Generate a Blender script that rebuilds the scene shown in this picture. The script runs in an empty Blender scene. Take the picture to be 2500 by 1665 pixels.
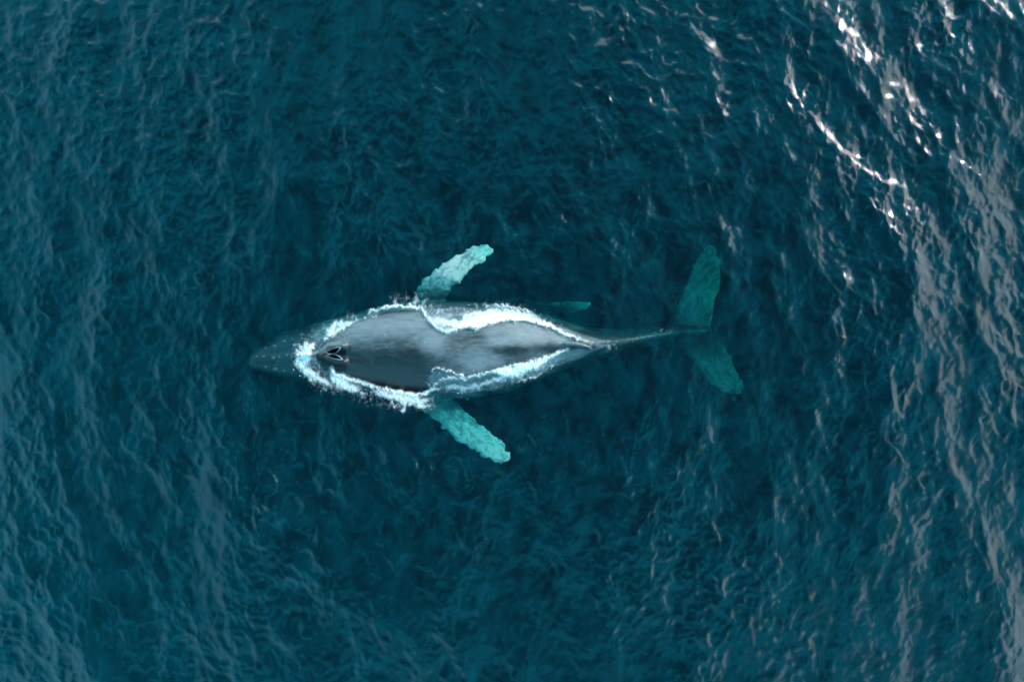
import bpy, bmesh, math, random
import numpy as np
from mathutils import Vector
from mathutils.bvhtree import BVHTree

# ---------------------------------------------------------------- camera, sky, sun
scene = bpy.context.scene
COL = scene.collection
H = 20.0                      # drone height over the sea, metres
PPM = 2500 / 27.0             # photograph pixels per metre at sea level

cam_d = bpy.data.cameras.new('camera')
cam_d.sensor_width = 36.0
cam_d.lens = 36.0 * H / 27.0
cam_d.clip_start = 0.1
cam_d.clip_end = 5000
cam = bpy.data.objects.new('camera', cam_d)
cam.location = (0, 0, H)
COL.objects.link(cam)
scene.camera = cam

SUN_EL = math.radians(30.5)
SUN_AZ = math.radians(35)     # counter-clockwise from +x: the sun stands up and right of the frame
sun_dir = Vector((math.cos(SUN_AZ) * math.cos(SUN_EL), math.sin(SUN_AZ) * math.cos(SUN_EL), math.sin(SUN_EL)))

world = bpy.data.worlds.new('World')
scene.world = world
world.use_nodes = True
wn, wl = world.node_tree.nodes, world.node_tree.links
wn.clear()
w_out = wn.new('ShaderNodeOutputWorld')
w_bg = wn.new('ShaderNodeBackground')
w_bg.inputs['Strength'].default_value = 0.06
w_sky = wn.new('ShaderNodeTexSky')
w_sky.sky_type = 'NISHITA'
w_sky.sun_disc = False
w_sky.sun_elevation = SUN_EL
w_sky.sun_rotation = math.pi / 2 - SUN_AZ
w_sky.air_density = 1.0
w_sky.dust_density = 1.5
# broken bright cloud low in the sky, thinning out overhead
w_co = wn.new('ShaderNodeTexCoord')
w_sep = wn.new('ShaderNodeSeparateXYZ')
wl.new(w_co.outputs['Generated'], w_sep.inputs[0])
w_noise = wn.new('ShaderNodeTexNoise')
w_noise.inputs['Scale'].default_value = 3.0
w_noise.inputs['Detail'].default_value = 5
wl.new(w_co.outputs['Generated'], w_noise.inputs['Vector'])
w_el = wn.new('ShaderNodeMath'); w_el.operation = 'MULTIPLY_ADD'      # cover grows towards the horizon
w_el.inputs[1].default_value = -2.6; w_el.inputs[2].default_value = 1.92
wl.new(w_sep.outputs['Z'], w_el.inputs[0])
w_cov = wn.new('ShaderNodeMath'); w_cov.operation = 'ADD'
wl.new(w_el.outputs[0], w_cov.inputs[0]); wl.new(w_noise.outputs['Fac'], w_cov.inputs[1])
w_rmp = wn.new('ShaderNodeMapRange'); w_rmp.interpolation_type = 'SMOOTHSTEP'
w_rmp.inputs['From Min'].default_value = 0.54; w_rmp.inputs['From Max'].default_value = 0.66
wl.new(w_cov.outputs[0], w_rmp.inputs['Value'])
w_dot = wn.new('ShaderNodeVectorMath'); w_dot.operation = 'DOT_PRODUCT'
w_dot.inputs[1].default_value = sun_dir
wl.new(w_co.outputs['Generated'], w_dot.inputs[0])
w_aur = wn.new('ShaderNodeMapRange'); w_aur.interpolation_type = 'SMOOTHSTEP'
w_aur.inputs['From Min'].default_value = 0.1; w_aur.inputs['From Max'].default_value = 1.0
wl.new(w_dot.outputs['Value'], w_aur.inputs['Value'])
w_cc = wn.new('ShaderNodeMix'); w_cc.data_type = 'RGBA'
w_cc.inputs[6].default_value = (10.0, 33.0, 46.0, 1)
w_cc.inputs[7].default_value = (62.0, 78.0, 84.0, 1)
wl.new(w_aur.outputs[0], w_cc.inputs[0])
# thin veil of high haze, thickening away from the zenith
w_n2 = wn.new('ShaderNodeTexNoise')
w_n2.inputs['Scale'].default_value = 5.0; w_n2.inputs['Detail'].default_value = 6; w_n2.inputs['Roughness'].default_value = .6
wl.new(w_co.outputs['Generated'], w_n2.inputs['Vector'])
w_e2 = wn.new('ShaderNodeMath'); w_e2.operation = 'MULTIPLY_ADD'
w_e2.inputs[1].default_value = -1.6
wl.new(w_sep.outputs['Z'], w_e2.inputs[0]); wl.new(w_n2.outputs['Fac'], w_e2.inputs[2])
w_r2 = wn.new('ShaderNodeMapRange'); w_r2.interpolation_type = 'SMOOTHSTEP'
w_r2.inputs['From Min'].default_value = -1.04; w_r2.inputs['From Max'].default_value = -0.88
wl.new(w_e2.outputs[0], w_r2.inputs['Value'])
w_veil = wn.new('ShaderNodeMix'); w_veil.data_type = 'RGBA'
w_veil.inputs[7].default_value = (1.5, 19.0, 27.0, 1)
wl.new(w_r2.outputs[0], w_veil.inputs[0]); wl.new(w_sky.outputs[0], w_veil.inputs[6])
w_mix = wn.new('ShaderNodeMix'); w_mix.data_type = 'RGBA'
wl.new(w_rmp.outputs[0], w_mix.inputs[0])
wl.new(w_veil.outputs[2], w_mix.inputs[6])
wl.new(w_cc.outputs[2], w_mix.inputs[7])
wl.new(w_mix.outputs[2], w_bg.inputs['Color'])
wl.new(w_bg.outputs[0], w_out.inputs['Surface'])

sun_d = bpy.data.lights.new('sun', 'SUN')
sun_d.energy = 5.0
sun_d.angle = math.radians(0.53)
sun_d.color = (1.0, 0.985, 0.96)
sun = bpy.data.objects.new('sun', sun_d)
sun.rotation_euler = (-sun_dir).to_track_quat('-Z', 'Y').to_euler()
sun.location = (20, 25, 30)
COL.objects.link(sun)

scene.view_settings.view_transform = 'Standard'
scene.view_settings.look = 'None'
scene.view_settings.exposure = 0.0
scene.view_settings.gamma = 1.0
scene.view_settings.use_curve_mapping = False
scene.render.engine = 'CYCLES'
scene.cycles.max_bounces = 8
scene.cycles.volume_bounces = 3
scene.cycles.transparent_max_bounces = 16
scene.cycles.caustics_reflective = False
scene.cycles.caustics_refractive = False
scene.cycles.sample_clamp_indirect = 4
scene.cycles.use_denoising = True

# ---------------------------------------------------------------- helpers
rng = np.random.default_rng(7)

def P(px, py, z=0.0):
    """the place at height z that the drone sees at that spot of its picture"""
    s = (H - z) / H / PPM
    return ((px - 1250) * s, -(py - 832.5) * s, z)

def smooth(a, b, v):
    t = np.clip((v - a) / (b - a), 0, 1)
    return t * t * (3 - 2 * t)

def lattice(seed):
    return np.random.default_rng(seed).random((256, 256)).astype(np.float32)
_lat = {}
def vnoise(x, y, seed=0):
    if seed not in _lat: _lat[seed] = lattice(seed)
    L = _lat[seed]
    xi = np.floor(x).astype(int); yi = np.floor(y).astype(int)
    fx = x - xi; fy = y - yi
    fx = fx * fx * fx * (fx * (fx * 6 - 15) + 10); fy = fy * fy * fy * (fy * (fy * 6 - 15) + 10)
    a = L[xi & 255, yi & 255]; b = L[(xi + 1) & 255, yi & 255]
    c = L[xi & 255, (yi + 1) & 255]; d = L[(xi + 1) & 255, (yi + 1) & 255]
    return (a * (1 - fx) + b * fx) * (1 - fy) + (c * (1 - fx) + d * fx) * fy
def fbm(x, y, seed=0, oct=4, gain=.5):
    s = 0; a = 1; n = 0
    for o in range(oct):
        ca, sa = math.cos(o * 1.1), math.sin(o * 1.1)
        s = s + a * vnoise((x * ca - y * sa) * 2 ** o + 17.3 * o, (x * sa + y * ca) * 2 ** o + 5.1 * o, seed + o)
        n += a; a *= gain
    return s / n
def ridged(x, y, seed=0, oct=3):
    s = 0; a = 1; n = 0
    for o in range(oct):
        s = s + a * (1 - np.abs(2 * vnoise(x * 2 ** o + 9.7 * o, y * 2 ** o + 3.3 * o, seed + o) - 1))
        n += a; a *= .5
    return s / n

def mesh_from(name, verts, faces, mat=None, parent=None, smooth_shade=True):
    me = bpy.data.meshes.new(name)
    verts = np.asarray(verts, np.float32); faces = np.asarray(faces, np.int32)
    n, k = faces.shape
    me.vertices.add(len(verts)); me.vertices.foreach_set('co', verts.ravel())
    me.loops.add(n * k); me.loops.foreach_set('vertex_index', faces.ravel())
    me.polygons.add(n)
    me.polygons.foreach_set('loop_start', np.arange(0, n * k, k, dtype=np.int32))
    me.polygons.foreach_set('loop_total', np.full(n, k, np.int32))
    me.update(calc_edges=True)
    me.validate()
    me.polygons.foreach_set('use_smooth', np.full(len(me.polygons), smooth_shade))
    if mat: me.materials.append(mat)
    o = bpy.data.objects.new(name, me)
    COL.objects.link(o)
    if parent: o.parent = parent
    return o

def get_co(me):
    a = np.empty(len(me.vertices) * 3, np.float32); me.vertices.foreach_get('co', a)
    return a.reshape(-1, 3)
def set_attr(me, name, vals):
    at = me.attributes.new(name, 'FLOAT', 'POINT')
    at.data.foreach_set('value', np.asarray(vals, np.float32))

def nodes_of(name):
    m = bpy.data.materials.new(name); m.use_nodes = True
    nt = m.node_tree; nt.nodes.clear()
    out = nt.nodes.new('ShaderNodeOutputMaterial')
    return m, nt, out
def N(nt, typ, **kw):
    n = nt.nodes.new(typ)
    for k, v in kw.items():
        if hasattr(n, k): setattr(n, k, v)
        else: n.inputs[k.replace('_', ' ')].default_value = v
    return n
def noise(nt, vec, scale, detail=4, rough=.5, distort=0.0):
    n = nt.nodes.new('ShaderNodeTexNoise')
    n.inputs['Scale'].default_value = scale; n.inputs['Detail'].default_value = detail
    n.inputs['Roughness'].default_value = rough; n.inputs['Distortion'].default_value = distort
    nt.links.new(vec, n.inputs['Vector'])
    return n.outputs['Fac']
def mrange(nt, v, a, b, c=0.0, d=1.0):
    n = nt.nodes.new('ShaderNodeMapRange'); n.interpolation_type = 'SMOOTHSTEP'
    n.inputs['From Min'].default_value = a; n.inputs['From Max'].default_value = b
    n.inputs['To Min'].default_value = c; n.inputs['To Max'].default_value = d
    nt.links.new(v, n.inputs['Value'])
    return n.outputs[0]
def mixcol(nt, f, a, b):
    n = nt.nodes.new('ShaderNodeMix'); n.data_type = 'RGBA'
    for s, v in ((0, f), (6, a), (7, b)):
        if isinstance(v, (tuple, float, int)):
            n.inputs[s].default_value = v if not isinstance(v, tuple) else (*v, 1)
        else: nt.links.new(v, n.inputs[s])
    return n.outputs[2]
def mathn(nt, op, a, b):
    n = nt.nodes.new('ShaderNodeMath'); n.operation = op
    for s, v in ((0, a), (1, b)):
        if isinstance(v, (float, int)): n.inputs[s].default_value = v
        else: nt.links.new(v, n.inputs[s])
    return n.outputs[0]

# ---------------------------------------------------------------- materials
def water_material():
    m, nt, out = nodes_of('sea_water')
    L = nt.links
    geo = nt.nodes.new('ShaderNodeNewGeometry')
    mp = nt.nodes.new('ShaderNodeMapping')
    mp.inputs['Rotation'].default_value = (0, 0, -math.radians(28)); mp.inputs['Scale'].default_value = (1.25, 0.95, 1)
    L.new(geo.outputs['Position'], mp.inputs['Vector'])
    n1 = noise(nt, mp.outputs[0], 3.2, 5, .62, .5)
    n2 = noise(nt, mp.outputs[0], 10.0, 4, .6, .3)
    hgt = mathn(nt, 'ADD', n1, mathn(nt, 'MULTIPLY', n2, 0.22))
    bump = N(nt, 'ShaderNodeBump', Strength=1.0, Distance=0.017)
    L.new(hgt, bump.inputs['Height'])
    fr = N(nt, 'ShaderNodeFresnel', IOR=1.42); L.new(mrange(nt, geo.outputs['Backfacing'], 0, 1, 1.42, 1 / 1.42), fr.inputs['IOR']); L.new(bump.outputs[0], fr.inputs['Normal'])
    g1 = N(nt, 'ShaderNodeBsdfGlossy', Roughness=0.04); L.new(bump.outputs[0], g1.inputs['Normal'])
    g2 = N(nt, 'ShaderNodeBsdfGlossy', Roughness=0.22); L.new(bump.outputs[0], g2.inputs['Normal'])
    gm = N(nt, 'ShaderNodeMixShader'); gm.inputs[0].default_value = 0.0
    L.new(g1.outputs[0], gm.inputs[1]); L.new(g2.outputs[0], gm.inputs[2])
    tr = N(nt, 'ShaderNodeBsdfTransparent')
    df = N(nt, 'ShaderNodeBsdfDiffuse'); df.inputs['Color'].default_value = (0.0, 0.155, 0.22, 1)
    L.new(bump.outputs[0], df.inputs['Normal'])
    body = N(nt, 'ShaderNodeMixShader'); L.new(mrange(nt, noise(nt, mp.outputs[0], 1.3, 11, .74, .5), 0.36, 0.64, 0.01, 0.075), body.inputs[0])  # teal mottling in the colour stands in for light varying by wave facet
    L.new(tr.outputs[0], body.inputs[1]); L.new(df.outputs[0], body.inputs[2])
    mx = N(nt, 'ShaderNodeMixShader')
    L.new(fr.outputs[0], mx.inputs[0]); L.new(body.outputs[0], mx.inputs[1]); L.new(gm.outputs[0], mx.inputs[2])
    L.new(mx.outputs[0], out.inputs['Surface'])
    ab = N(nt, 'ShaderNodeVolumeAbsorption', Density=1.6); ab.inputs['Color'].default_value = (0.0, 0.79, 0.77, 1)
    sc = N(nt, 'ShaderNodeVolumeScatter', Density=0.0105, Anisotropy=-0.6); sc.inputs['Color'].default_value = (0.0, 0.58, 1.0, 1)
    ad = N(nt, 'ShaderNodeAddShader'); L.new(ab.outputs[0], ad.inputs[0]); L.new(sc.outputs[0], ad.inputs[1])
    L.new(ad.outputs[0], out.inputs['Volume'])
    return m

def skin_material():
    m, nt, out = nodes_of('whale_skin')
    L = nt.links
    geo = nt.nodes.new('ShaderNodeNewGeometry')
    mp = nt.nodes.new('ShaderNodeMapping'); mp.inputs['Scale'].default_value = (0.55, 1.3, 1)
    L.new(geo.outputs['Position'], mp.inputs['Vector'])
    big = noise(nt, mp.outputs[0], 0.9, 5, .55, .6)
    fine = noise(nt, mp.outputs[0], 6.0, 6, .65, .4)
    v = mathn(nt, 'ADD', mathn(nt, 'MULTIPLY', big, 0.75), mathn(nt, 'MULTIPLY', fine, 0.25))
    shade = nt.nodes.new('ShaderNodeAttribute'); shade.attribute_name = 'slate_shade'
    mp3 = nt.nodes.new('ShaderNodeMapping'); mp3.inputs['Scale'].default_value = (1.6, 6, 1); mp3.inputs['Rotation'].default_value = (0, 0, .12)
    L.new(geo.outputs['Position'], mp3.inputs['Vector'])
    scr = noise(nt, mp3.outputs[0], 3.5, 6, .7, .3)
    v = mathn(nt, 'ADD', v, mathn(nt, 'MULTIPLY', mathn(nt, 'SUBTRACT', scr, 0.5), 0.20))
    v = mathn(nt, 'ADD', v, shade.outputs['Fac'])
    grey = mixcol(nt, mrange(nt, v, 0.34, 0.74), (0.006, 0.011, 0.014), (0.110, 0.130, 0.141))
    # small round pale scars
    vo = N(nt, 'ShaderNodeTexVoronoi', Scale=3.2); L.new(geo.outputs['Position'], vo.inputs['Vector'])
    spot = mrange(nt, vo.outputs['Distance'], 0.05, 0.10, 0.35, 0.0)
    spot = mathn(nt, 'MULTIPLY', spot, mrange(nt, noise(nt, geo.outputs['Position'], 1.1, 2), .5, .66, 0, 1))
    grey = mixcol(nt, spot, grey, (0.35, 0.38, 0.40))
    at = nt.nodes.new('ShaderNodeAttribute'); at.attribute_name = 'pale'
    # pigment along the flippers, caustic light net painted in, mirrored about the spine
    sx = nt.nodes.new('ShaderNodeSeparateXYZ'); L.new(geo.outputs['Position'], sx.inputs[0])
    cx = nt.nodes.new('ShaderNodeCombineXYZ'); L.new(sx.outputs['X'], cx.inputs['X'])
    L.new(mathn(nt, 'ABSOLUTE', mathn(nt, 'ADD', sx.outputs['Y'], 0.25), 0.0), cx.inputs['Y'])
    L.new(sx.outputs['Z'], cx.inputs['Z'])
    mpf = nt.nodes.new('ShaderNodeMapping'); mpf.vector_type = 'TEXTURE'
    mpf.inputs['Rotation'].default_value = (0, 0, math.radians(37)); mpf.inputs['Scale'].default_value = (1.7, .75, 1)
    L.new(cx.outputs[0], mpf.inputs['Vector'])
    mot = noise(nt, mpf.outputs[0], 7.0, 6, .65, 1.0)
    mot2 = noise(nt, mpf.outputs[0], 2.0, 3, .5, .6)
    mm = mathn(nt, 'ADD', mathn(nt, 'MULTIPLY', mot, .5), mathn(nt, 'MULTIPLY', mot2, .5))
    vein = mathn(nt, 'ABSOLUTE', mathn(nt, 'SUBTRACT', noise(nt, mpf.outputs[0], 4.5, 4, .6, 1.3), 0.5), 0.0)
    mm = mathn(nt, 'SUBTRACT', mm, mrange(nt, vein, 0.0, 0.035, 0.05, 0.0))
    white = mixcol(nt, mrange(nt, mm, 0.41, 0.55), (0.10, 0.14, 0.14), (0.31, 0.33, 0.30))
    colr = mixcol(nt, at.outputs['Fac'], grey, white)
    bs = N(nt, 'ShaderNodeBsdfPrincipled')
    L.new(colr, bs.inputs['Base Color'])
    L.new(mrange(nt, scr, 0.3, 0.7, 0.30, 0.56), bs.inputs['Roughness'])
    bs.inputs['Specular IOR Level'].default_value = 0.28
    bs.inputs['Coat Weight'].default_value = 0.1; bs.inputs['Coat Roughness'].default_value = 0.22
    bump = N(nt, 'ShaderNodeBump', Strength=0.5, Distance=0.02)
    L.new(fine, bump.inputs['Height']); L.new(bump.outputs[0], bs.inputs['Normal'])
    L.new(bs.outputs[0], out.inputs['Surface'])
    return m

def simple_material(name, col, rough=.5, coat=0.0):
    m, nt, out = nodes_of(name)
    geo = nt.nodes.new('ShaderNodeNewGeometry')
    f = noise(nt, geo.outputs['Position'], 20, 4)
    bs = N(nt, 'ShaderNodeBsdfPrincipled', Roughness=rough)
    bs.inputs['Coat Weight'].default_value = coat
    nt.links.new(mixcol(nt, f, tuple(c * .8 for c in col), tuple(min(1, c * 1.2) for c in col)), bs.inputs['Base Color'])
    nt.links.new(bs.outputs[0], out.inputs['Surface'])
    return m

def foam_material():
    m, nt, out = nodes_of('sea_foam')
    L = nt.links
    at = nt.nodes.new('ShaderNodeAttribute'); at.attribute_name = 'cover'
    geo = nt.nodes.new('ShaderNodeNewGeometry')
    f = noise(nt, geo.outputs['Position'], 24, 5, .7)
    cov = mathn(nt, 'ADD', at.outputs['Fac'], mathn(nt, 'MULTIPLY', mathn(nt, 'SUBTRACT', f, 0.5), 0.35))
    cov = mathn(nt, 'MULTIPLY', mrange(nt, cov, 0.02, 1.05), 1.0)
    df = N(nt, 'ShaderNodeBsdfDiffuse'); df.inputs['Color'].default_value = (0.75, 0.76, 0.76, 1)
    bump = N(nt, 'ShaderNodeBump', Strength=0.3, Distance=0.015); L.new(f, bump.inputs['Height']); L.new(bump.outputs[0], df.inputs['Normal'])
    tl = N(nt, 'ShaderNodeBsdfTranslucent'); tl.inputs['Color'].default_value = (0.80, 0.86, 0.88, 1)
    dm = N(nt, 'ShaderNodeMixShader'); dm.inputs[0].default_value = .28
    L.new(df.outputs[0], dm.inputs[1]); L.new(tl.outputs[0], dm.inputs[2])
    tr = N(nt, 'ShaderNodeBsdfTransparent')
    mx = N(nt, 'ShaderNodeMixShader'); L.new(cov, mx.inputs[0]); L.new(tr.outputs[0], mx.inputs[1]); L.new(dm.outputs[0], mx.inputs[2])
    L.new(mx.outputs[0], out.inputs['Surface'])
    return m

M_WATER = water_material()
M_SKIN = skin_material()
M_FOAM = foam_material()
M_HOLE = simple_material('nostril_dark', (0.003, 0.003, 0.004), .95)  # black sheet painting the darkness inside the open nostrils
M_HOLE.node_tree.nodes['Principled BSDF'].inputs['Specular IOR Level'].default_value = 0.0
M_LIP = simple_material('pale_lip_skin', (0.17, 0.20, 0.22), .25, .6)
M_KNOB = simple_material('knob_skin', (0.022, 0.028, 0.031), .4, .3)
M_DROP = simple_material('spray_drop', (0.85, 0.87, 0.88), .4)

# ---------------------------------------------------------------- whale bodies
def loft_body(bm, secs, n=40):
    """secs: px, py_upper, py_lower, z_top, z_bottom, exponent"""
    rings = []
    for (px, yu, yl, zt, zb, ex) in secs:
        zc = zt * .45 + zb * .55
        a = P(px, yu, zc); b = P(px, yl, zc)
        cy = (a[1] + b[1]) / 2; w = abs(a[1] - b[1]) / 2; x = a[0]
        ring = []
        for i in range(n):
            t = 2 * math.pi * i / n
            c, s = math.cos(t), math.sin(t)
            yy = cy + w * math.copysign(abs(c) ** (2 / ex), c)
            hh = (zt - zc) if s > 0 else (zc - zb)
            zz = zc + hh * math.copysign(abs(s) ** (2 / ex), s)
            ring.append(bm.verts.new((x, yy, zz)))
        rings.append(ring)
    for r0, r1 in zip(rings, rings[1:]):
        for i in range(n):
            bm.faces.new((r0[i], r0[(i + 1) % n], r1[(i + 1) % n], r1[i]))
    bm.faces.new(rings[0][::-1]); bm.faces.new(rings[-1])

def resample(pts, n):
    p = np.array(pts, float); d = np.r_[0, np.cumsum(np.hypot(*np.diff(p[:, :2], axis=0).T))]
    t = np.linspace(0, d[-1], n)
    return np.stack([np.interp(t, d, p[:, k]) for k in range(p.shape[1])], 1)

def loft_blade(bm, lead, trail, zs, thick, n=26, m=16, knobs=0.0, seed=1):
    """a flipper or fluke lobe from its leading and trailing edges (px) with z along the span"""
    A, B = resample(lead, n), resample(trail, n)
    r = random.Random(seed)
    rings = []
    for i in range(n):
        u = i / (n - 1)
        z = float(np.interp(u, np.linspace(0, 1, len(zs)), zs))
        th = float(np.interp(u, np.linspace(0, 1, len(thick)), thick))
        a = Vector(P(A[i, 0], A[i, 1], z)); b = Vector(P(B[i, 0], B[i, 1], z))
        if knobs:
            a += (a - b).normalized() * knobs * (math.sin(i * 1.9) + r.uniform(-.6, .6))
            b += (b - a).normalized() * knobs * .7 * (math.sin(i * 1.3 + 2) + r.uniform(-.7, .7))
        ring = []
        for k in range(m):
            t = 2 * math.pi * k / m
            c = math.cos(t) * .5 + .5
            p = a.lerp(b, c)
            prof = math.sin(t) * (1.25 - .7 * c) * .5
            ring.append(bm.verts.new((p.x, p.y, z + th * prof)))
        rings.append(ring)
    for r0, r1 in zip(rings, rings[1:]):
        for k in range(m):
            bm.faces.new((r0[k], r0[(k + 1) % m], r1[(k + 1) % m], r1[k]))
    bm.faces.new(rings[0][::-1]); bm.faces.new(rings[-1])

def finish_body(name, bm, voxel, iters, parent):
    bmesh.ops.recalc_face_normals(bm, faces=bm.faces)
    me = bpy.data.meshes.new(name + '_raw'); bm.to_mesh(me); bm.free()
    tmp = bpy.data.objects.new(name + '_raw', me); COL.objects.link(tmp)
    md = tmp.modifiers.new('remesh', 'REMESH'); md.mode = 'VOXEL'; md.voxel_size = voxel
    dg = bpy.context.evaluated_depsgraph_get(); dg.update()
    res = bpy.data.meshes.new_from_object(tmp.evaluated_get(dg))
    bpy.data.objects.remove(tmp); bpy.data.meshes.remove(me)
    co = get_co(res)
    ne = len(res.edges); e = np.empty(ne * 2, np.int32); res.edges.foreach_get('vertices', e); e = e.reshape(-1, 2)
    deg = np.bincount(e.ravel(), minlength=len(co)).astype(np.float32)
    for it in range(iters):
        acc = np.zeros_like(co)
        np.add.at(acc, e[:, 0], co[e[:, 1]]); np.add.at(acc, e[:, 1], co[e[:, 0]])
        lam = .55 if it % 2 == 0 else -.50
        co = co + lam * (acc / deg[:, None] - co)
    return res, co

# --- the adult
body_secs = [
    (609, 874, 890, -.26, -.42, 2.4), (612, 866, 896, -.21, -.55, 2.5), (620, 859, 903, -.17, -.66, 2.5),
    (640, 847, 908, -.14, -.85, 2.5), (665, 832, 916, -.12, -.95, 2.5), (695, 813, 924, -.11, -1.05, 2.5),
    (728, 801, 931, -.09, -1.2, 2.4), (765, 791, 937, -.02, -1.35, 2.2), (800, 783, 942, .07, -1.5, 2.1),
    (840, 772, 946, .18, -1.65, 2.1), (880, 760, 951, .27, -1.75, 2.1), (930, 748, 958, .36, -1.85, 2.1),
    (990, 739, 967, .43, -1.9, 2.1), (1060, 735, 972, .47, -1.9, 2.1), (1130, 735, 972, .47, -1.85, 2.1),
    (1200, 740, 966, .44, -1.75, 2.1), (1260, 749, 950, .38, -1.65, 2.0), (1310, 762, 931, .31, -1.55, 1.9),
    (1360, 778, 910, .24, -1.4, 1.8), (1410, 793, 892, .17, -1.3, 1.7), (1460, 802, 877, .06, -1.2, 1.6),
    (1520, 804, 862, -.08, -1.15, 1.5), (1580, 799, 846, -.28, -1.2, 1.5), (1630, 796, 834, -.6, -1.35, 1.6),
    (1670, 796, 826, -.95, -1.5, 1.8), (1705, 798, 822, -1.2, -1.5, 2), (1728, 802, 816, -1.3, -1.42, 2)]
up_lead = [(1000, 745), (1012, 716), (1027, 688), (1059, 665), (1092, 636), (1133, 610), (1156, 600), (1182, 595)]
up_trail = [(1092, 745), (1090, 728), (1104, 704), (1131, 684), (1143, 663), (1172, 646), (1196, 628), (1206, 608)]
lo_lead = [(1000, 950), (1020, 990), (1045, 1016), (1069, 1036), (1118, 1078), (1150, 1096), (1183, 1116), (1214, 1132), (1228, 1134)]
lo_trail = [(1100, 955), (1118, 985), (1135, 1002), (1164, 1028), (1184, 1042), (1204, 1056), (1229, 1079), (1244, 1108), (1242, 1124)]
fu_lead = [(1640, 812), (1646, 772), (1656, 742), (1676, 690), (1690, 656), (1701, 628), (1715, 609), (1731, 598)]
fu_trail = [(1736, 812), (1742, 770), (1750, 728), (1759, 712), (1764, 685), (1763, 655), (1754, 620), (1744, 600)]
fl_lead = [(1638, 800), (1650, 836), (1671, 862), (1709, 899), (1728, 930), (1745, 948), (1772, 960), (1796, 966)]
fl_trail = [(1736, 800), (1748, 822), (1764, 838), (1779, 856), (1790, 880), (1802, 908), (1819, 935), (1812, 958)]

bm = bmesh.new()
loft_body(bm, body_secs)
loft_blade(bm, up_lead, up_trail, [-.70, -.42, -.24, -.22, -.28, -.40], [.34, .26, .2, .14, .09], knobs=.035, seed=3)
loft_blade(bm, lo_lead, lo_trail, [-.85, -.75, -.62, -.52, -.42, -.34], [.34, .26, .2, .14, .09], knobs=.04, seed=8)
loft_blade(bm, fu_lead, fu_trail, [-1.4, -1.7, -1.85, -1.85, -1.8], [.28, .16, .11, .09, .08], n=30, knobs=.007, seed=5)
loft_blade(bm, fl_lead, fl_trail, [-1.4, -1.7, -1.85, -1.8, -1.7], [.28, .16, .11, .09, .08], n=30, knobs=.007, seed=6)
# dorsal fin: a low hooked fin standing on the ridge
fin = []
for (px, py, z, hw) in ((1362, 840, .20, .05), (1385, 839, .34, .07), (1405, 840, .46, .08), (1424, 843, .50, .06), (1438, 847, .44, .04), (1446, 850, .34, .02)):
    x, y, _ = P(px, py, z)
    fin.append([bm.verts.new((x, y + hw * .55, z - .06)), bm.verts.new((x, y, z)), bm.verts.new((x, y - hw * .55, z - .06)),
                bm.verts.new((x - .02, y - hw * 1.8, -.2)), bm.verts.new((x - .02, y + hw * 1.8, -.2))])
for r0, r1 in zip(fin, fin[1:]):
    for k in range(5): bm.faces.new((r0[k], r0[(k + 1) % 5], r1[(k + 1) % 5], r1[k]))
bm.faces.new(fin[0][::-1]); bm.faces.new(fin[-1])

whale = bpy.data.objects.new('humpback_whale', None)
whale.location = P(1050, 855, 0)
COL.objects.link(whale)
WL = Vector(whale.location)
res, co = finish_body('body', bm, 0.034, 14, whale)

def to_px(co):
    s = (H - co[:, 2]) / H / PPM
    return co[:, 0] / s + 1250, 832.5 - co[:, 1] / s

def seg_dist(px, py, a, b):
    ax, ay = a; bx, by = b
    dx, dy = bx - ax, by - ay
    t = np.clip(((px - ax) * dx + (py - ay) * dy) / (dx * dx + dy * dy + 1e-9), 0, 1)
    return np.hypot(px - ax - t * dx, py - ay - t * dy), t
def poly_dist(px, py, pts):
    d = None
    for a, b in zip(pts, pts[1:]):
        q, _ = seg_dist(px, py, a, b)
        d = q if d is None else np.minimum(d, q)
    return d

# relief of the blowhole mound, ridge and flanks
px, py = to_px(co)
top = co[:, 2] > -0.35
def gauss(d, w): return np.exp(-(d / w) ** 2)
dz = np.zeros(len(co), np.float32)
dz += .16 * gauss(poly_dist(px, py, [(790, 861), (812, 848), (838, 843)]), 9)
dz += .14 * gauss(poly_dist(px, py, [(790, 868), (812, 878), (842, 883)]), 8)
dz += .12 * gauss(poly_dist(px, py, [(758, 866), (775, 865), (792, 864)]), 5)
dz -= .10 * gauss(poly_dist(px, py, [(802, 864), (838, 862)]), 3.2)
dz -= .05 * gauss(poly_dist(px, py, [(842, 862), (872, 868), (900, 880)]), 9)
dz -= .04 * gauss(poly_dist(px, py, [(775, 845), (800, 826), (830, 822)]), 7)
dz -= .09 * gauss(poly_dist(px, py, [(775, 880), (800, 895), (840, 900)]), 7)
dz += .035 * gauss(poly_dist(px, py, [(870, 866), (1000, 858), (1150, 848), (1370, 839)]), 16) * smooth(860, 1250, px)
dz += .05 * gauss(poly_dist(px, py, [(630, 874), (700, 868), (760, 866)]), 5)
dz += .02 * (fbm(px / 30, py / 18, 40, 3) - .5)
co[:, 2] += dz * top
# flipper and fluke outlines made wavy, standing in for refraction by the ripples
_cy = np.interp(px, [s[0] for s in body_secs], [(s[1] + s[2]) / 2 for s in body_secs])
_hw = np.interp(px, [s[0] for s in body_secs], [(s[2] - s[1]) / 2 for s in body_secs])
_k = smooth(5, 30, np.abs(py - _cy) - _hw) * ((px > 985) & (px < 1270))
_k = _k + smooth(20, 60, np.abs(py - 812)) * (px > 1640) * .7
co[:, 0] += _k * (fbm(px / 11, py / 11, 71, 2) - .5) * .12
co[:, 1] += _k * (fbm(px / 11, py / 11, 75, 2) - .5) * .12
res.vertices.foreach_set('co', (co - np.array(WL)).ravel()); res.update()
for p in res.polygons: p.use_smooth = True
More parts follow.
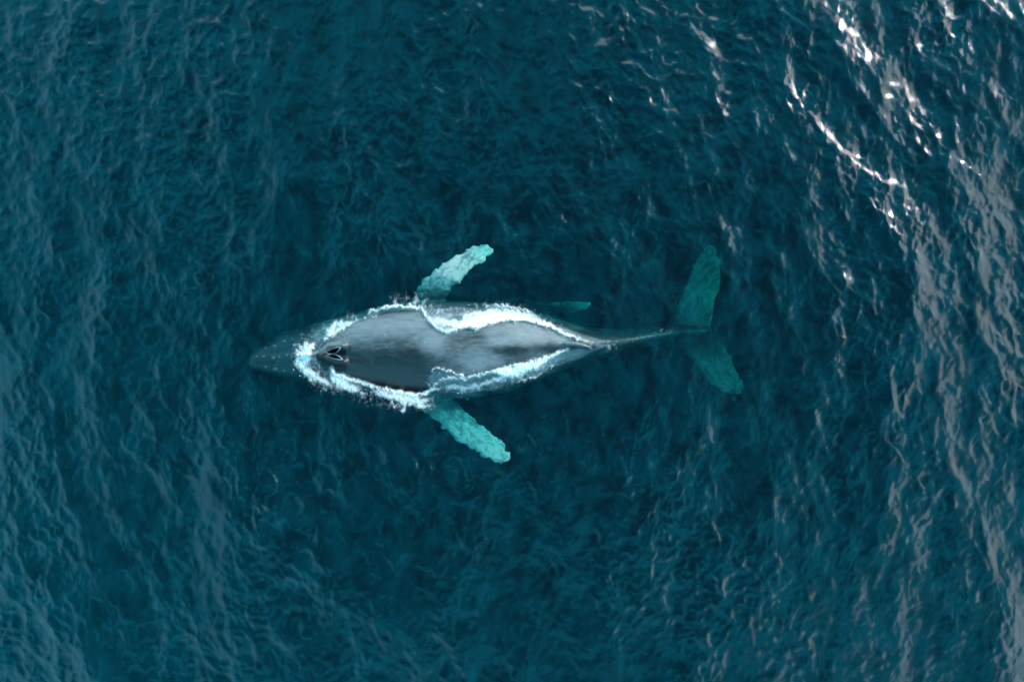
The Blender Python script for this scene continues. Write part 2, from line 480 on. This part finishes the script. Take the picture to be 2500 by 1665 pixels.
# colouring: pale limbs, and skin tones with sheen and shade painted in
cy = np.interp(px, [s[0] for s in body_secs], [(s[1] + s[2]) / 2 for s in body_secs])
hw = np.interp(px, [s[0] for s in body_secs], [(s[2] - s[1]) / 2 for s in body_secs])
off = np.abs(py - cy) - hw
pale = np.zeros(len(co))
fl = (px > 985) & (px < 1260)
pale = np.where(fl, smooth(2, 55, off) * 1.0, pale)
tl = px > 1640
pale = np.where(tl, smooth(22, 85, np.abs(py - 812)) * (.22 + .50 * fbm(px / 14, py / 22, 81, 3)), pale)
slate_shade = .10 * gauss(poly_dist(px, py, [(870, 795), (980, 790), (1060, 830)]), 30)  # lit sheen along the upper back put into the colour
slate_shade += .20 * gauss(poly_dist(px, py, [(1200, 815), (1300, 815), (1370, 825)]), 26)
slate_shade += .12 * gauss(poly_dist(px, py, [(1060, 840), (1110, 860), (1180, 880), (1220, 870)]), 30)
slate_shade -= .40 * gauss(poly_dist(px, py, [(790, 885), (840, 900), (900, 920), (1010, 935)]), 26)  # shade and dark sheen of the lower front flank painted in
slate_shade -= .18 * gauss(poly_dist(px, py, [(840, 880), (930, 890), (1000, 890)]), 25)
slate_shade -= .14 * gauss(poly_dist(px, py, [(1210, 858), (1300, 853), (1400, 850)]), 9)
slate_shade -= .28 * (1 - smooth(700, 790, px))
slate_shade -= .34 * smooth(1400, 1490, px)
slate_shade += .30 * gauss(poly_dist(px, py, [(764, 865), (788, 853), (800, 841), (832, 836)]), 4)  # blowhole relief shaded by colour: light crests, dark hollows
slate_shade += .22 * gauss(poly_dist(px, py, [(785, 868), (806, 877), (842, 883)]), 2.5)
slate_shade -= .40 * gauss(poly_dist(px, py, [(772, 878), (800, 893), (850, 900)]), 8)
slate_shade -= .35 * gauss(poly_dist(px, py, [(815, 864), (850, 860)]), 4.5)
slate_shade += .36 * gauss(poly_dist(px, py, [(1385, 837), (1420, 840), (1446, 849)]), 3.5) * (co[:, 2] > .2)  # sun highlight on the fin edge painted in
set_attr(res, 'pale', pale); set_attr(res, 'slate_shade', slate_shade)
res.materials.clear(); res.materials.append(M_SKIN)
body = bpy.data.objects.new('body', res); COL.objects.link(body); body.parent = whale
WORLD_CO = co.copy()

polys = np.empty(len(res.polygons) * 4, np.int32)
quads = [tuple(p.vertices) for p in res.polygons]
bvh = BVHTree.FromPolygons([tuple(v) for v in co.tolist()], quads)

def body_z(x, y):
    h = bvh.ray_cast(Vector((x, y, 5)), Vector((0, 0, -1)))
    return h[0].z if h[0] is not None else None

whale['label'] = 'large dark grey humpback whale surfacing, with pale flippers spread and white water along its back'
whale['category'] = 'whale'
whale['group'] = 'whales'

def nostril(a, b, wid, bow):
    """a black strip for the slit between two px points, its lips standing round it"""
    n = 18
    outer, inner = [], []
    for i in range(n * 2):
        u = i / n if i < n else 2 - i / n
        sgn = 1 if i < n else -1
        cx = a[0] + (b[0] - a[0]) * u; cyy = a[1] + (b[1] - a[1]) * u + bow * math.sin(math.pi * u)
        ww = wid * math.sin(math.pi * min(1, max(0, u))) ** .8
        nx, ny = -(b[1] - a[1]), (b[0] - a[0]); L_ = math.hypot(nx, ny); nx /= L_; ny /= L_
        inner.append((cx + nx * ww * sgn, cyy + ny * ww * sgn, cx, cyy, sgn, u))
    v, f = [], []
    k = len(inner)
    for i in range(n + 1):
        A_, B_ = inner[i], inner[-i % k]
        for t_ in (0, .25, .5, .75, 1):
            x, y, _ = P(A_[0] * (1 - t_) + B_[0] * t_, A_[1] * (1 - t_) + B_[1] * t_, .15)
            v.append((x - WL.x, y - WL.y, (body_z(x, y) or .15) + .012 - WL.z))
    for i in range(n):
        for j in range(4):
            f.append((i * 5 + j, i * 5 + j + 1, i * 5 + j + 6, i * 5 + j + 5))
    hole = mesh_from('nostril', v, f, M_HOLE, whale)
    # lips
    v, f = [], []
    m = 8
    for q in inner:
        fat = (1.1 if (q[4] > 0) == (bow > 0) else .3) + 1.1 * q[5] ** 3
        x0, y0, _ = P(q[0], q[1], .15); zz = (body_z(x0, y0) or .15)
        dx, dy = q[0] - q[2], q[1] - q[3]; l = math.hypot(dx, dy) or 1
        ox, oy = (dx / l, -dy / l) if l > .01 else (1, 0)
        for j in range(m):
            t = 2 * math.pi * j / m
            rr = .012 * fat
            v.append((x0 + ox * rr * math.cos(t) - WL.x, y0 + oy * rr * math.cos(t) - WL.y, zz + .016 + rr * 1.1 * math.sin(t) - WL.z))
    for i in range(k):
        for j in range(m):
            f.append((i * m + j, i * m + (j + 1) % m, ((i + 1) % k) * m + (j + 1) % m, ((i + 1) % k) * m + j))
    mesh_from('nostril_lip', v, f, M_LIP, hole)
nostril((799, 862), (835, 848), 5.6, 1.5)
nostril((800, 866.5), (839, 877.5), 4.6, -1.2)

# knobs on the snout
kn_src = None
rk = random.Random(4)
spots = [(632 + 19 * i, 873 - i * .8) for i in range(6)] + [(650 + 22 * i, 852 - 8 * i) for i in range(5)] + \
        [(650 + 22 * i, 895 + 5 * i) for i in range(5)]
for (kx, ky) in spots:
    x, y, _ = P(kx + rk.uniform(-3, 3), ky + rk.uniform(-3, 3), -.3)
    z = body_z(x, y)
    if z is None: continue
    if kn_src is None:
        b_ = bmesh.new(); bmesh.ops.create_icosphere(b_, subdivisions=2, radius=.05)
        me_ = bpy.data.meshes.new('head_knob'); b_.to_mesh(me_); b_.free(); me_.materials.append(M_KNOB)
        for p in me_.polygons: p.use_smooth = True
        kn_src = me_
    o = bpy.data.objects.new('head_knob', kn_src); COL.objects.link(o); o.parent = whale
    o.location = (x - WL.x, y - WL.y, z - WL.z); _s = rk.uniform(.55, 1.25); o.scale = (_s * 1.1, _s * .9, _s * .6)

# --- the companion: a smaller whale deep below the big one's tail, one pale flipper showing
def to_calf(px, py): return 1325 + .42 * (px - 1060), 826 + .42 * (py - 855)
CZ = -2.0
csecs = []
for (px_, yu, yl, zt, zb, ex) in body_secs:
    a = to_calf(px_, yu); b = to_calf(px_, yl)
    csecs.append((a[0], a[1], b[1], CZ + zt * .42, CZ + zb * .42, ex))
bm = bmesh.new()
loft_body(bm, csecs, 28)
loft_blade(bm, [(1312, 785), (1324, 752), (1345, 738), (1380, 734), (1410, 735), (1440, 736)],
           [(1350, 790), (1362, 776), (1385, 770), (1405, 766), (1428, 758), (1447, 746)],
           [CZ - .3, CZ + .5, CZ + .75, CZ + .7], [.16, .13, .1, .08], n=18, m=12, knobs=.015)
loft_blade(bm, [to_calf(*p) for p in lo_lead], [to_calf(*p) for p in lo_trail], [CZ - .35, CZ - .7], [.15, .08], n=18, m=12)
loft_blade(bm, [to_calf(*p) for p in fu_lead], [to_calf(*p) for p in fu_trail], [CZ - .58, CZ - .8], [.12, .08], n=18, m=12)
loft_blade(bm, [to_calf(*p) for p in fl_lead], [to_calf(*p) for p in fl_trail], [CZ - .58, CZ - .8], [.12, .08], n=18, m=12)
calf = bpy.data.objects.new('humpback_whale', None)
calf.location = P(1325, 826, CZ); COL.objects.link(calf)
cres, cco = finish_body('body', bm, 0.04, 6, calf)
cpx, cpy = to_px(cco)
cres.vertices.foreach_set('co', (cco - np.array(Vector(calf.location))).ravel()); cres.update()
set_attr(cres, 'pale', smooth(CZ - .1, CZ + .2, cco[:, 2]) * (cpy < 790) * (.35 + .5 * fbm(cpx / 14, cpy / 6, 85, 3)))
set_attr(cres, 'slate_shade', np.full(len(cco), -.5))
cres.materials.clear(); cres.materials.append(M_SKIN)
for p in cres.polygons: p.use_smooth = True
cb = bpy.data.objects.new('body', cres); COL.objects.link(cb); cb.parent = calf
calf['label'] = 'smaller whale deep under the tail stock, only its turquoise flipper showing'
calf['category'] = 'whale'
calf['group'] = 'whales'

# ---------------------------------------------------------------- the sea
NF, CELL = 1280, 0.03
def ocean(seed, theta, slope_rms, lam_peak, power=-3.75, iso=.25, cut=75):
    r = np.random.default_rng(seed)
    k1 = np.fft.fftfreq(NF, CELL) * 2 * math.pi
    KX, KY = np.meshgrid(k1, k1, indexing='ij')
    K = np.hypot(KX, KY); K[0, 0] = 1
    TH = np.arctan2(KY, KX) - theta
    kp = 2 * math.pi / lam_peak
    spread = np.cos(TH) ** 2
    wide = smooth(math.log(3), math.log(40), np.log(K))
    D = spread ** 2 * (1 - wide) + (iso + (1 - iso) * spread) * wide
    E = K ** power * np.exp(-(kp / K) ** 2) * np.exp(-(K / cut) ** 2) * D
    E[0, 0] = 0
    S = np.sqrt(E) * (r.normal(size=K.shape) + 1j * r.normal(size=K.shape))
    h = np.fft.ifft2(S).real
    F = np.fft.fft2(h)
    gx = np.fft.ifft2(1j * KX * F).real; gy = np.fft.ifft2(1j * KY * F).real
    sc = slope_rms / math.sqrt((gx ** 2 + gy ** 2).mean())
    dx = np.fft.ifft2(1j * KX / K * F).real * sc; dy = np.fft.ifft2(1j * KY / K * F).real * sc
    return (h * sc).astype(np.float32), dx.astype(np.float32), dy.astype(np.float32)
_A = ocean(11, math.radians(12), 0.105, 6.0, -4.5, .25)
_B = ocean(23, math.radians(24), 0.100, 1.3, -3.9, .5, 44)
_g = np.arange(NF) * CELL
_GX, _GY = np.meshgrid(_g, _g, indexing='ij')
_gust = .50 + 1.0 * smooth(.30, .70, fbm(_GX / 2.2 + 40, _GY / 4.5, 150, 4))        # wind-ruffled and slick patches
OH, ODX, ODY = [a + b * _gust for a, b in zip(_A, _B)]

XI = np.arange(-16.2, 16.21, CELL); YI = np.arange(-11.1, 11.11, CELL)
def extend(a, far):
    s, o, step = a[-1], [], CELL
    while s < far:
        step *= 1.35; s += step; o.append(s)
    o = np.array(o)
    return np.r_[-o[::-1] , a, o]
XS, YS = extend(XI, 900), extend(YI, 900)
GX, GY = np.meshgrid(XS, YS, indexing='ij')
ii = np.clip(np.round((GX + 19.2) / CELL).astype(int), 0, NF - 1); jj = np.clip(np.round((GY + 19.2) / CELL).astype(int), 0, NF - 1)
fade = (1 - smooth(16.3, 18.5, np.abs(GX))) * (1 - smooth(11.2, 14, np.abs(GY)))
# calmer water close round the whale
near = np.hypot((GX + 1.6) / 7.5, (GY + .2) / 2.4)
calm = .35 + .65 * smooth(.5, 1.4, near)
ZW = OH[ii, jj] * fade * calm
CHOP = .9
WX = GX - CHOP * ODX[ii, jj] * fade * calm * -1
WY = GY - CHOP * ODY[ii, jj] * fade * calm * -1

# the waterline traced round the exposed back
def D1(p): return (600 + p[0] / 2.613, 560 + p[1] / 2.613)
upper = [(430, 802), (470, 760), (520, 700), (620, 640), (760, 570), (880, 530), (1000, 515), (1120, 528), (1170, 590), (1230, 650),
         (1290, 668), (1350, 648), (1430, 622), (1490, 636), (1560, 610), (1680, 580), (1800, 592), (1920, 622), (2010, 665), (2100, 705), (2230, 742)]
lower = [(2235, 760), (2050, 756), (1900, 800), (1800, 828), (1700, 860), (1600, 890), (1450, 928), (1380, 922), (1300, 897), (1235, 880), (1195, 900),
         (1160, 950), (1190, 1008), (1110, 1040), (1000, 1030), (860, 1000), (700, 945), (620, 910), (540, 880), (480, 840)]
exposed = [D1(p) for p in upper + lower]
RX = np.arange(P(560, 0)[0], P(1700, 0)[0], .03); RY = np.arange(P(0, 1080)[1], P(0, 620)[1], .03)
QX, QY = np.meshgrid(RX, RY, indexing='ij')
qpx = QX * PPM + 1250; qpy = 832.5 - QY * PPM
inside = np.zeros(QX.shape, bool)
pts = exposed + [exposed[0]]
for (ax, ay), (bx, by) in zip(pts, pts[1:]):
    c = ((ay > qpy) != (by > qpy)) & (qpx < (bx - ax) * (qpy - ay) / (by - ay + 1e-12) + ax)
    inside ^= c
SD = poly_dist(qpx, qpy, pts) / PPM
SD = np.where(inside, -SD, SD)
SD += .05 * (fbm(qpx / 7, qpy / 7, 60, 3) - .5)
HZ = np.full(QX.shape, -9.0)
sel = (qpx > 600) & (qpx < 1660) & (qpy > 700) & (qpy < 1010)
for i, j in zip(*np.nonzero(sel)):
    z = body_z(QX[i, j], QY[i, j])
    if z is not None: HZ[i, j] = z
def samp(A, x, y, fill):
    u = (x - RX[0]) / .03; v = (y - RY[0]) / .03
    ok = (u >= 0) & (u < len(RX) - 1.01) & (v >= 0) & (v < len(RY) - 1.01)
    ui = np.clip(u, 0, len(RX) - 2).astype(int); vi = np.clip(v, 0, len(RY) - 2).astype(int)
    fu = np.clip(u - ui, 0, 1); fv = np.clip(v - vi, 0, 1)
    r = (A[ui, vi] * (1 - fu) + A[ui + 1, vi] * fu) * (1 - fv) + (A[ui, vi + 1] * (1 - fu) + A[ui + 1, vi + 1] * fu) * fv
    return np.where(ok, r, fill)
HZs = HZ.copy()
# spread the body height outwards so that the water piled on the flank slopes away softly
run = np.where(HZ > -5, HZ, -9.0)
swell = np.maximum(run, -1.2)
for _ in range(10):
    sw = swell.copy()
    sw[1:-1, 1:-1] = (swell[:-2, 1:-1] + swell[2:, 1:-1] + swell[1:-1, :-2] + swell[1:-1, 2:]) / 4
    swell = sw

def water_z(x, y, base):
    sd = samp(SD, x, y, 5.0); hz = samp(HZ, x, y, -9.0); sw = samp(swell, x, y, -1.2)
    outs = np.maximum(base, np.maximum(np.where(hz > -1, hz + .035, -9), sw - .02 + .0 * sd))
    ins = np.minimum(base, hz - .05)
    return np.where(sd > 0, outs, np.where(hz > -5, ins, base))
# ripples pushed outwards by the moving body
_sd = samp(SD, WX, WY, 5.0)
_ph = fbm(WX * 1.5, WY * 1.5, 130, 3)
ZW = ZW + .016 * np.sin(_sd * 2 * math.pi / (.24 + .10 * _sd) + 9 * _ph) * np.exp(-np.clip(_sd, 0, 9) / .55) * (_sd > 0) * smooth(.3, .6, fbm(WX, WY, 140, 2))
ZF = water_z(WX, WY, ZW)
nx, ny = GX.shape
V = np.stack([WX, WY, ZF], -1).reshape(-1, 3)
idx = np.arange(nx * ny).reshape(nx, ny)
F = np.stack([idx[:-1, :-1], idx[1:, :-1], idx[1:, 1:], idx[:-1, 1:]], -1).reshape(-1, 4)
# closed below: the sheet's rim drops to a deep floor
edge = np.r_[idx[:, 0], idx[-1, 1:], idx[-2::-1, -1], idx[0, -2:0:-1]]
low = V[edge].copy(); low[:, 2] = -14
b0 = len(V); V = np.r_[V, low]
m_ = len(edge); ar = np.arange(m_)
side = np.stack([edge[ar], b0 + ar, b0 + (ar + 1) % m_, edge[(ar + 1) % m_]], -1)
F = np.r_[F, side]
cidx = len(V); V = np.r_[V, [[0, 0, -14]]]
half = m_ // 2
# floor as quads fanned from the centre
fan = np.stack([np.full(m_ // 2, cidx), b0 + (np.arange(0, m_ - 1, 2) + 2) % m_, b0 + np.arange(0, m_ - 1, 2) + 1, b0 + np.arange(0, m_ - 1, 2)], -1)
F = np.r_[F, fan]
sea = mesh_from('sea', V, F, M_WATER)
sea['kind'] = 'structure'
sea['label'] = 'deep teal open sea with short crossing ripples and grey sky reflections'

# a dark sea bed under it, closing the view down
bedm = simple_material('deep_bed', (0.004, 0.012, 0.015), .9)
bx = np.linspace(-950, 950, 40)
BX, BY = np.meshgrid(bx, bx, indexing='ij')
BZ = -14.6 + .5 * fbm(BX / 40, BY / 40, 90, 3)
bi = np.arange(1600).reshape(40, 40)
bed = mesh_from('sea_bed', np.stack([BX, BY, BZ - .6], -1).reshape(-1, 3), np.stack([bi[:-1, :-1], bi[1:, :-1], bi[1:, 1:], bi[:-1, 1:]], -1).reshape(-1, 4), bedm)
bed['kind'] = 'structure'

# ---------------------------------------------------------------- foam
FC = .015
def stroke(px, py, pts, w, dens):
    """pts in the zoomed tracing frame; w and dens per point or single"""
    n = len(pts)
    w = [w] * n if isinstance(w, (int, float)) else w
    dens = [dens] * n if isinstance(dens, (int, float)) else dens
    D = np.zeros(px.shape)
    if n == 1:
        a = D1(pts[0]); d = np.hypot(px - a[0], py - a[1])
        return dens[0] * np.clip(1 - d / (w[0] / 2.613), 0, 1) ** .7
    for i in range(n - 1):
        d, t = seg_dist(px, py, D1(pts[i]), D1(pts[i + 1]))
        ww = (w[i] + (w[i + 1] - w[i]) * t) / 2.613; dd = dens[i] + (dens[i + 1] - dens[i]) * t
        D = np.maximum(D, dd * np.clip(1 - d / ww, 0, 1) ** .7)
    return D

def foam_patch(name, label, box, strokes, veils, seed, lift=.05, warp=12):
    (x0, y0), (x1, y1) = D1(box[:2]), D1(box[2:])
    gx = np.arange(P(x0, 0)[0], P(x1, 0)[0], FC); gy = np.arange(P(0, y1)[1], P(0, y0)[1], FC)
    X, Y = np.meshgrid(gx, gy, indexing='ij')
    px = X * PPM + 1250; py = 832.5 - Y * PPM
    # warp: ragged edges
    wx = (fbm(px / 7, py / 7, seed, 4, .62) - .5) * warp; wy = (fbm(px / 7, py / 7, seed + 9, 4, .62) - .5) * warp * 1.3
    wy = wy + (fbm(px / 3.5, py / 30, seed + 5, 3, .6) - .5) * 14 * smooth(.35, .65, fbm(px / 14, py / 14, seed + 7, 2))
    D = np.zeros(X.shape)
    for s in strokes: D = np.maximum(D, stroke(px + wx, py + wy, *s))
    streak = fbm((px + wy * .5) / 2.6, (py + wx * .5) / 7.0, seed + 20, 4, .6)
    lace = ridged((px + wx) / 7.5, (py + wy) / 7.5, seed + 30, 3)
    tex = .5 * streak + .5 * lace
    grain = fbm(px / 1.8, py / 2.6, seed + 60, 3, .7)
    tex = .84 * tex + .16 * grain
    c = D * 1.22 - 1.2 * (1 - tex) * (1.3 - np.clip(D, 0, 1.4) * .6) - .06
    A = smooth(-.05, .55, c) * (.72 + .28 * smooth(.7, 1.4, D)) * (.65 + .35 * smooth(.3, .7, grain) + .3 * smooth(1.2, 2, D))
    A0 = A.copy()
    for _ in range(7):
        A[1:-1, 1:-1] = (A[1:-1, 1:-1] * 2 + A[:-2, 1:-1] + A[2:, 1:-1] + A[1:-1, :-2] + A[1:-1, 2:]) / 6
    A = A0 * smooth(.75, 1.3, D) + A * (1 - smooth(.75, 1.3, D))
    Vv = np.zeros(X.shape)
    for s in veils: Vv = np.maximum(Vv, stroke(px + wx, py + wy, *s))
    A = np.maximum(A, np.clip(Vv, 0, 1) * .8 * smooth(.46, .78, tex))
    for _ in range(2):
        A[1:-1, 1:-1] = (A[1:-1, 1:-1] * 2 + A[:-2, 1:-1] + A[2:, 1:-1] + A[1:-1, :-2] + A[1:-1, 2:]) / 6
    ZB = np.interp(0, [0], [0]) + samp_sea(X, Y)
    body_ = samp(HZ, X, Y, -9.0)
    Z = np.maximum(ZB, body_) + .02 + lift * np.clip(D - .4, 0, 1) * (.6 + .4 * fbm(px / 7, py / 7, seed + 50, 3))
    keep = A > .07
    i_ = np.arange(X.size).reshape(X.shape)
    kq = keep[:-1, :-1] | keep[1:, :-1] | keep[1:, 1:] | keep[:-1, 1:]
    q = np.stack([i_[:-1, :-1], i_[1:, :-1], i_[1:, 1:], i_[:-1, 1:]], -1)[kq]
    used, inv = np.unique(q, return_inverse=True)
    Vx = np.stack([X, Y, Z], -1).reshape(-1, 3)[used]
    o = mesh_from(name, Vx, inv.reshape(-1, 4), M_FOAM)
    set_attr(o.data, 'cover', A.reshape(-1)[used])
    o['kind'] = 'stuff'; o['label'] = label; o['category'] = 'foam'
    return X, Y, Z, A, D

# sea height on a regular local grid, for things floating on it
li = (np.abs(XS + 1.5) < 6.5); lj = (np.abs(YS) < 3.2)
LX, LY, LZ = WX[np.ix_(li, lj)], WY[np.ix_(li, lj)], ZF[np.ix_(li, lj)]
def samp_sea(x, y):
    u = (x - XS[li][0]) / CELL; v = (y - YS[lj][0]) / CELL
    ui = np.clip(u, 0, LX.shape[0] - 2).astype(int); vi = np.clip(v, 0, LX.shape[1] - 2).astype(int)
    fu = np.clip(u - ui, 0, 1); fv = np.clip(v - vi, 0, 1)
    b = (samp_raw(ui, vi) * (1 - fu) + samp_raw(ui + 1, vi) * fu) * (1 - fv) + (samp_raw(ui, vi + 1) * (1 - fu) + samp_raw(ui + 1, vi + 1) * fu) * fv
    return water_z(x, y, b)
LBASE = ZW[np.ix_(li, lj)]
LMAX = LBASE.copy()
for a in (-1, 0, 1):
    for b in (-1, 0, 1): LMAX = np.maximum(LMAX, np.roll(np.roll(LBASE, a, 0), b, 1))
def samp_raw(i, j): return LMAX[i, j]

patches = []
_rb = random.Random(21)
burst = []
for _ in range(46):
    an = _rb.uniform(math.radians(45), math.radians(315)); ln = _rb.uniform(35, 105)
    x0, y0 = 388 + 25 * math.cos(an), 802 + 25 * math.sin(an)
    bd = _rb.uniform(-.35, .35)
    burst.append(([(x0, y0), (x0 + ln * .55 * math.cos(an), y0 + ln * .55 * math.sin(an)), (x0 + ln * math.cos(an + bd), y0 + ln * math.sin(an + bd))],
                  [14, 9, 4], [1.5, 1.1, .6]))
patches.append(foam_patch('bow_splash', 'round burst of white water just ahead of the blowholes', (200, 560, 620, 1060), burst + [
    ([(388, 800)], 62, 1.7), ([(400, 770), (425, 735), (440, 720)], [40, 25, 12], [1.4, 1.1, .7]),
    ([(345, 850), (380, 890), (430, 930), (480, 960), (530, 990)], [48, 60, 55, 48, 40], [1.2, 1.15, 1.05, .98, .85]),
    ([(400, 880), (410, 950), (450, 1010)], [20, 16, 10], [.8, .9, .6]),
    ([(440, 840), (480, 880), (520, 920)], [20, 25, 25], [.8, .7, .6]),
    ([(470, 720), (450, 680), (470, 650)], [20, 18, 10], [.7, .6, .5])],
    [([(390, 820)], 140, .8), ([(430, 670), (520, 620)], 50, .5), ([(450, 930), (540, 1010)], 90, .7)], 100, .10))
patches.append(foam_patch('upper_flank_foam', 'thick white wash breaking along the upper side of the large whale', (450, 380, 2420, 860), [
    ([(505, 700), (540, 680), (600, 640), (680, 598), (740, 575)], [16, 26, 26, 18, 9], [1.3, 1.3, 1.2, 1.2, 1.0]),
    ([(530, 660), (565, 615), (585, 575)], [42, 40, 18], [1.1, 1.1, .8]), ([(600, 610), (680, 590)], [42, 28], [1.1, 1.0]),
    ([(740, 578), (800, 552), (850, 535)], 8, 1.2), ([(795, 525), (850, 515), (900, 497), (960, 492), (1050, 495), (1125, 505)], [14, 14, 17, 20, 20, 20], 1.4),
    ([(960, 480), (950, 430)], [22, 12], .85), ([(1075, 480), (1090, 425)], [24, 14], .85),
    ([(1125, 505), (1150, 545), (1185, 590), (1235, 632), (1290, 655), (1345, 645)], [20, 20, 20, 24, 24, 26], [1.3, 1.15, 1.0, .95, 1.1, 1.2]),
    ([(1220, 585), (1290, 605), (1350, 595)], 58, .98),
    ([(1340, 625), (1400, 605), (1470, 598), (1550, 572), (1640, 555), (1720, 558), (1800, 568), (1880, 592), (1950, 622), (2020, 660), (2100, 690), (2180, 712)],
     [30, 42, 52, 50, 42, 38, 34, 30, 24, 20, 17, 12], [1.5, 2.0, 2.3, 2.3, 2.1, 2.0, 1.8, 1.6, 1.4, 1.3, 1.1, .9]),
    ([(1250, 520), (1330, 500), (1420, 510)], 9, .85),
    ([(1530, 490), (1600, 484), (1700, 495), (1790, 518), (1860, 560), (1920, 600)], [14, 14, 14, 14, 14, 10], 1.15),
    ([(1400, 555), (1500, 530), (1620, 520), (1730, 530), (1850, 565)], [40, 42, 40, 36, 24], .95),
    ([(2100, 700), (2200, 725), (2290, 745), (2340, 755)], [18, 18, 14, 8], [.8, .8, .75, .6])],
    [([(560, 640), (680, 590)], 80, .8), ([(1120, 470), (1250, 540), (1400, 540), (1600, 510), (1800, 540), (1920, 600)], 65, .9),
     ([(950, 450), (1120, 430)], 60, .5), ([(1230, 600)], 90, .6), ([(2150, 720), (2350, 750)], 30, .6)], 200, .09))
patches.append(foam_patch('lower_flank_foam', 'lacy white foam and surge trailing along the lower side of the large whale', (470, 720, 2320, 1260), [
    ([(545, 885), (570, 925), (630, 945), (700, 962), (780, 995), (860, 1012), (940, 1032), (1000, 1048), (1060, 1058), (1130, 1048), (1190, 1025), (1260, 1008)],
     [18, 28, 30, 24, 20, 20, 22, 24, 24, 20, 22, 14], [1.5, 1.4, 1.3, 1.2, 1.1, 1.2, 1.3, 1.4, 1.4, 1.3, 1.4, 1.0]),
    ([(560, 940), (620, 990), (700, 1020), (760, 1040)], [50, 55, 45, 25], [1.15, 1.1, 1.0, .75]),
    ([(840, 1040), (930, 1060), (1010, 1085), (1090, 1100), (1160, 1090)], [38, 44, 58, 58, 34], [.95, 1.0, 1.1, 1.08, .85]),
    ([(1010, 1080), (1020, 1120), (1000, 1165)], [28, 24, 12], 1.05), ([(1090, 1090), (1110, 1130), (1170, 1125)], [28, 24, 14], 1.05), ([(940, 1060), (930, 1110), (960, 1140)], [20, 16, 8], .95),
    ([(1200, 1010), (1212, 975), (1260, 948), (1340, 942), (1420, 952)], 9, 1.25), ([(1195, 888), (1240, 878), (1310, 903), (1370, 928), (1430, 940)], 9, 1.3),
    ([(1150, 965), (1172, 985), (1192, 1010)], 8, 1.2),
    ([(1290, 1000), (1400, 1015), (1480, 1000), (1560, 965), (1640, 950)], [30, 38, 38, 34, 30], .95),
    ([(1340, 1040), (1420, 1050)], 22, .66), ([(1230, 920), (1280, 960)], 30, .6),
    ([(1430, 940), (1520, 917), (1600, 902), (1650, 912), (1720, 900), (1800, 872), (1880, 840), (1950, 805), (2030, 768), (2090, 760)],
     [10, 14, 22, 46, 50, 42, 32, 24, 14, 8], [1.3, 1.3, 1.5, 2.2, 2.2, 2.1, 1.8, 1.5, 1.1, .7]),
    ([(1730, 972), (1800, 948), (1860, 932), (1895, 902), (1950, 858), (2040, 802)], 8, [1.3, 1.3, 1.3, 1.2, 1.1, .8]),
    ([(1700, 960), (1800, 915), (1880, 880)], 26, .75)],
    [([(560, 950), (760, 1040), (1000, 1100), (1180, 1100)], 90, .7), ([(1230, 960), (1450, 1000), (1700, 950), (1900, 860)], 70, .7)], 300, .08))
patches.append(foam_patch('tail_ridge_foam', 'thin broken line of foam over the tail stock', (2250, 560, 2860, 800), [
    ([(2260, 740), (2330, 722), (2440, 700), (2545, 672), (2650, 645), (2750, 632)], [7, 6, 6, 6, 5, 5], [.7, .5, .55, .55, .45, .3])],
    [([(2260, 750), (2500, 690), (2760, 630)], 16, .4)], 400, .02, 3))

# fine spray: small drops thrown up by the splash and along the edges
rs = random.Random(12)
cand = []
for (X, Y, Z, A, D), cnt in zip(patches, (160, 160, 180, 10)):
    w = (D > .35) & (D < 1.2)
    ids = np.argwhere(w)
    if len(ids) == 0: continue
    for _ in range(cnt):
        i, j = ids[rs.randrange(len(ids))]
        cand.append((X[i, j] + rs.gauss(0, .05), Y[i, j] + rs.gauss(0, .06), Z[i, j] + abs(rs.gauss(0, .04)), rs.uniform(.003, .009)))
ico = bmesh.new(); bmesh.ops.create_icosphere(ico, subdivisions=1, radius=1)
iv = np.array([v.co[:] for v in ico.verts]); fi = np.array([[v.index for v in f.verts] for f in ico.faces]); ico.free()
SV = np.concatenate([iv * r * np.array([1, 1, .8]) + np.array([x, y, z]) for x, y, z, r in cand])
SF = np.concatenate([fi + k * len(iv) for k in range(len(cand))])
spray = mesh_from('spray', SV, SF, M_DROP)
spray['kind'] = 'stuff'; spray['label'] = 'fine white spray drops scattered over the foam edges'; spray['category'] = 'spray'
